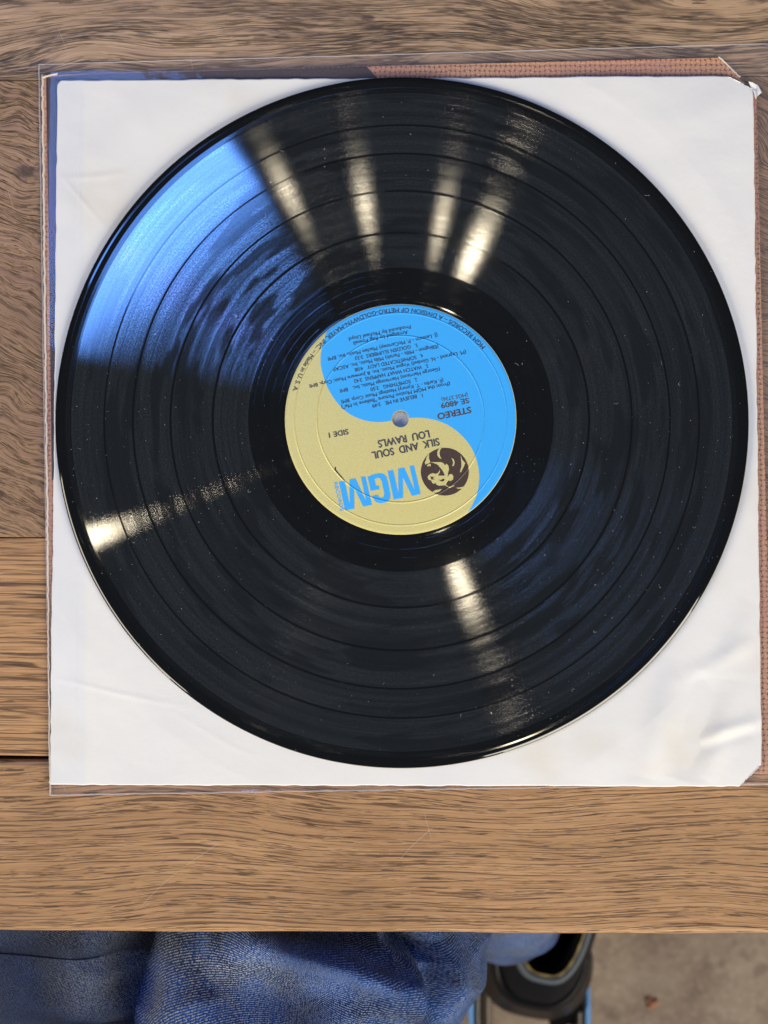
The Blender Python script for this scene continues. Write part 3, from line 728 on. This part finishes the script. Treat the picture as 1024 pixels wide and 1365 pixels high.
# shoe: stacked outlines, wide sole up to the narrow opening
shoe_z = -.655
heel = P(702, 1347, -.60); toe_dir = Vector((.20, .98, 0)).normalized(); sd_ = Vector((toe_dir.y, -toe_dir.x, 0))
def outline(L, wd, hw, back, n=48):
    out = []
    for k in range(n):
        a = 2 * math.pi * k / n; c_, s_ = math.cos(a), math.sin(a)
        lx = (1 - c_) / 2 * L + back; wv_ = (hw + (wd - hw) * ((1 - c_) / 2) ** 1.2) * math.copysign(abs(s_) ** .62, s_)
        out.append(heel + toe_dir * lx + sd_ * wv_)
    return out
def shoe_layers(name, layers, mat, cap=False):
    bm = bmesh.new(); rings = []
    for (L, wd, hw, back, z_) in layers: rings.append([bm.verts.new((p.x, p.y, z_)) for p in outline(L, wd, hw, back)])
    for A, B in zip(rings, rings[1:]):
        for i in range(len(A)): bm.faces.new((A[i], A[(i + 1) % len(A)], B[(i + 1) % len(A)], B[i]))
    if cap: bm.faces.new(rings[-1])
    bm.faces.new(rings[0][::-1]); bmesh.ops.recalc_face_normals(bm, faces=bm.faces)
    me = bpy.data.meshes.new(name); bm.to_mesh(me); bm.free(); smooth(me); return link(name, me, mat, person)
sh = shoe_layers('shoe', [(.285, .050, .036, .004, shoe_z + .02), (.287, .052, .042, -.001, shoe_z + .035), (.275, .050, .044, -.001, shoe_z + .05), (.235, .046, .042, .004, shoe_z + .065), (.175, .044, .040, .011, shoe_z + .08), (.135, .042, .036, .022, shoe_z + .092),
                    (.108, .038, .031, .034, shoe_z + .102), (.096, .033, .0275, .041, shoe_z + .107), (.086, .029, .0245, .046, shoe_z + .104), (.078, .026, .022, .050, shoe_z + .085)], LEATHER)
sole = shoe_layers('sole', [(.292, .053, .040, -.002, shoe_z), (.294, .055, .043, -.003, shoe_z + .008), (.290, .053, .042, -.002, shoe_z + .022), (.27, .045, .036, .006, shoe_z + .024)], plain('rubber', (.02, .02, .022), .7).m, True); sole.parent = sh
st_m = plain('strap_leather', (.006, .006, .008), .3, .15).m
def band(name, l0, l1, z_lo, z_hi, grow, mat):
    bm = bmesh.new(); n_ = 40; rows = []
    for j, (zz, g_) in enumerate(((z_lo, grow), (z_lo, grow + .0022), (z_hi, grow * .6 + .0022), (z_hi, grow * .6))):
        row = []
        for i in range(n_ + 1):
            th = -math.pi * .62 + 2 * math.pi * .62 * i / n_
            c_, s_ = math.cos(th), math.sin(th); f_ = (zz - z_lo) / (z_hi - z_lo)
            lx = l0 + (l1 - l0) * f_ + (1 - c_) * .045; wd_ = (.0445 - .010 * f_ + g_) * math.copysign(abs(s_) ** .7, s_)
            q = heel + toe_dir * (lx - g_) + sd_ * wd_; row.append(bm.verts.new((q.x, q.y, zz)))
        rows.append(row)
    for A, B in zip(rows, rows[1:] + rows[:1]):
        for i in range(n_): bm.faces.new((A[i], A[i + 1], B[i + 1], B[i]))
    bmesh.ops.recalc_face_normals(bm, faces=bm.faces); me = bpy.data.meshes.new(name); bm.to_mesh(me); bm.free(); smooth(me); return link(name, me, mat, sh)
band('heel_strap', -.001, .016, shoe_z + .060, shoe_z + .085, .001, st_m)
COLLAR = plain('collar_cloth', (.05, .065, .085), .6).m
loop = [Vector((p.x, p.y, shoe_z + .108)) for p in outline(.094, .032, .027, .042)]
tube('collar', loop, .0034, COLLAR, sh, 8, True)
loop2 = [Vector((p.x, p.y, shoe_z + .1135)) for p in outline(.088, .028, .0235, .047)]
tube('gold_trim', loop2, [.0006 + .0007 * (i % 3 == 0) for i in range(len(loop2))], plain('gold_thread', (.20, .15, .05), .5).m, sh, 6, True)

# hoop of the stool's footrest on which the shoe stands
M_RING = plain('dark_metal', (.03, .028, .027), .28, .6, Metallic=.6).m
BLUE_EDGE = plain('blue_edge', (.06, .22, .55), .4).m
rc = P(706, 1352, -.66); sx_ = (P(778, 1340, -.66).x - P(634, 1340, -.66).x) / 2
hoop = thing('metal_hoop', 'dark oval metal hoop with a blue edge around the black shoe', 'hoop', (rc.x, rc.y, -.665))
def oval(ax, ay, z_, n=72, o=(0, 0)): return [(o[0] + ax * math.cos(2 * math.pi * k / n), o[1] + ay * math.sin(2 * math.pi * k / n), z_) for k in range(n)]
tube('rim', oval(sx_, .155, 0), .0065, M_RING, hoop, 10, True)
tube('rim', oval(sx_ - .011, .147, -.012), .0045, plain('brown_metal', (.10, .07, .05), .35, .5).m, hoop, 8, True)
tube('blue_edge', oval(sx_ + .004, .158, .0065), .0022, BLUE_EDGE, hoop, 8, True)
# uprights down to the floor
for sx in (-1, 1):
    tube('upright', [(sx * sx_ * .7, .11, 0), (sx * sx_ * .8, .13, FLOOR_Z + .665)], .006, M_RING, hoop, 8)
# black strap
sp = [(728, 1318), (745, 1335), (757, 1355), (764, 1378), (768, 1410)]
bm = bmesh.new(); prev = None
for i, (a, b) in enumerate(sp):
    z_ = -.60 - .03 * i
    wpx = 22 + 1.5 * i; l_, r_ = P(a - wpx, b + 7, z_), P(a + wpx, b - 7, z_)
    q = [bm.verts.new(v) for v in (l_, r_, r_ - Vector((0, 0, .003)), l_ - Vector((0, 0, .003)))]
    if prev:
        for k in range(4): bm.faces.new((prev[k], prev[(k + 1) % 4], q[(k + 1) % 4], q[k]))
    else: bm.faces.new(q)
    prev = q
bm.faces.new(prev[::-1]); bmesh.ops.recalc_face_normals(bm, faces=bm.faces)
me = bpy.data.meshes.new('strap'); bm.to_mesh(me); bm.free()
tag(link('black_strap', me, plain('webbing', (.002, .002, .0025), .9, .05).m), 'wide black strap trailing down from beneath the shoe heel', 'strap')
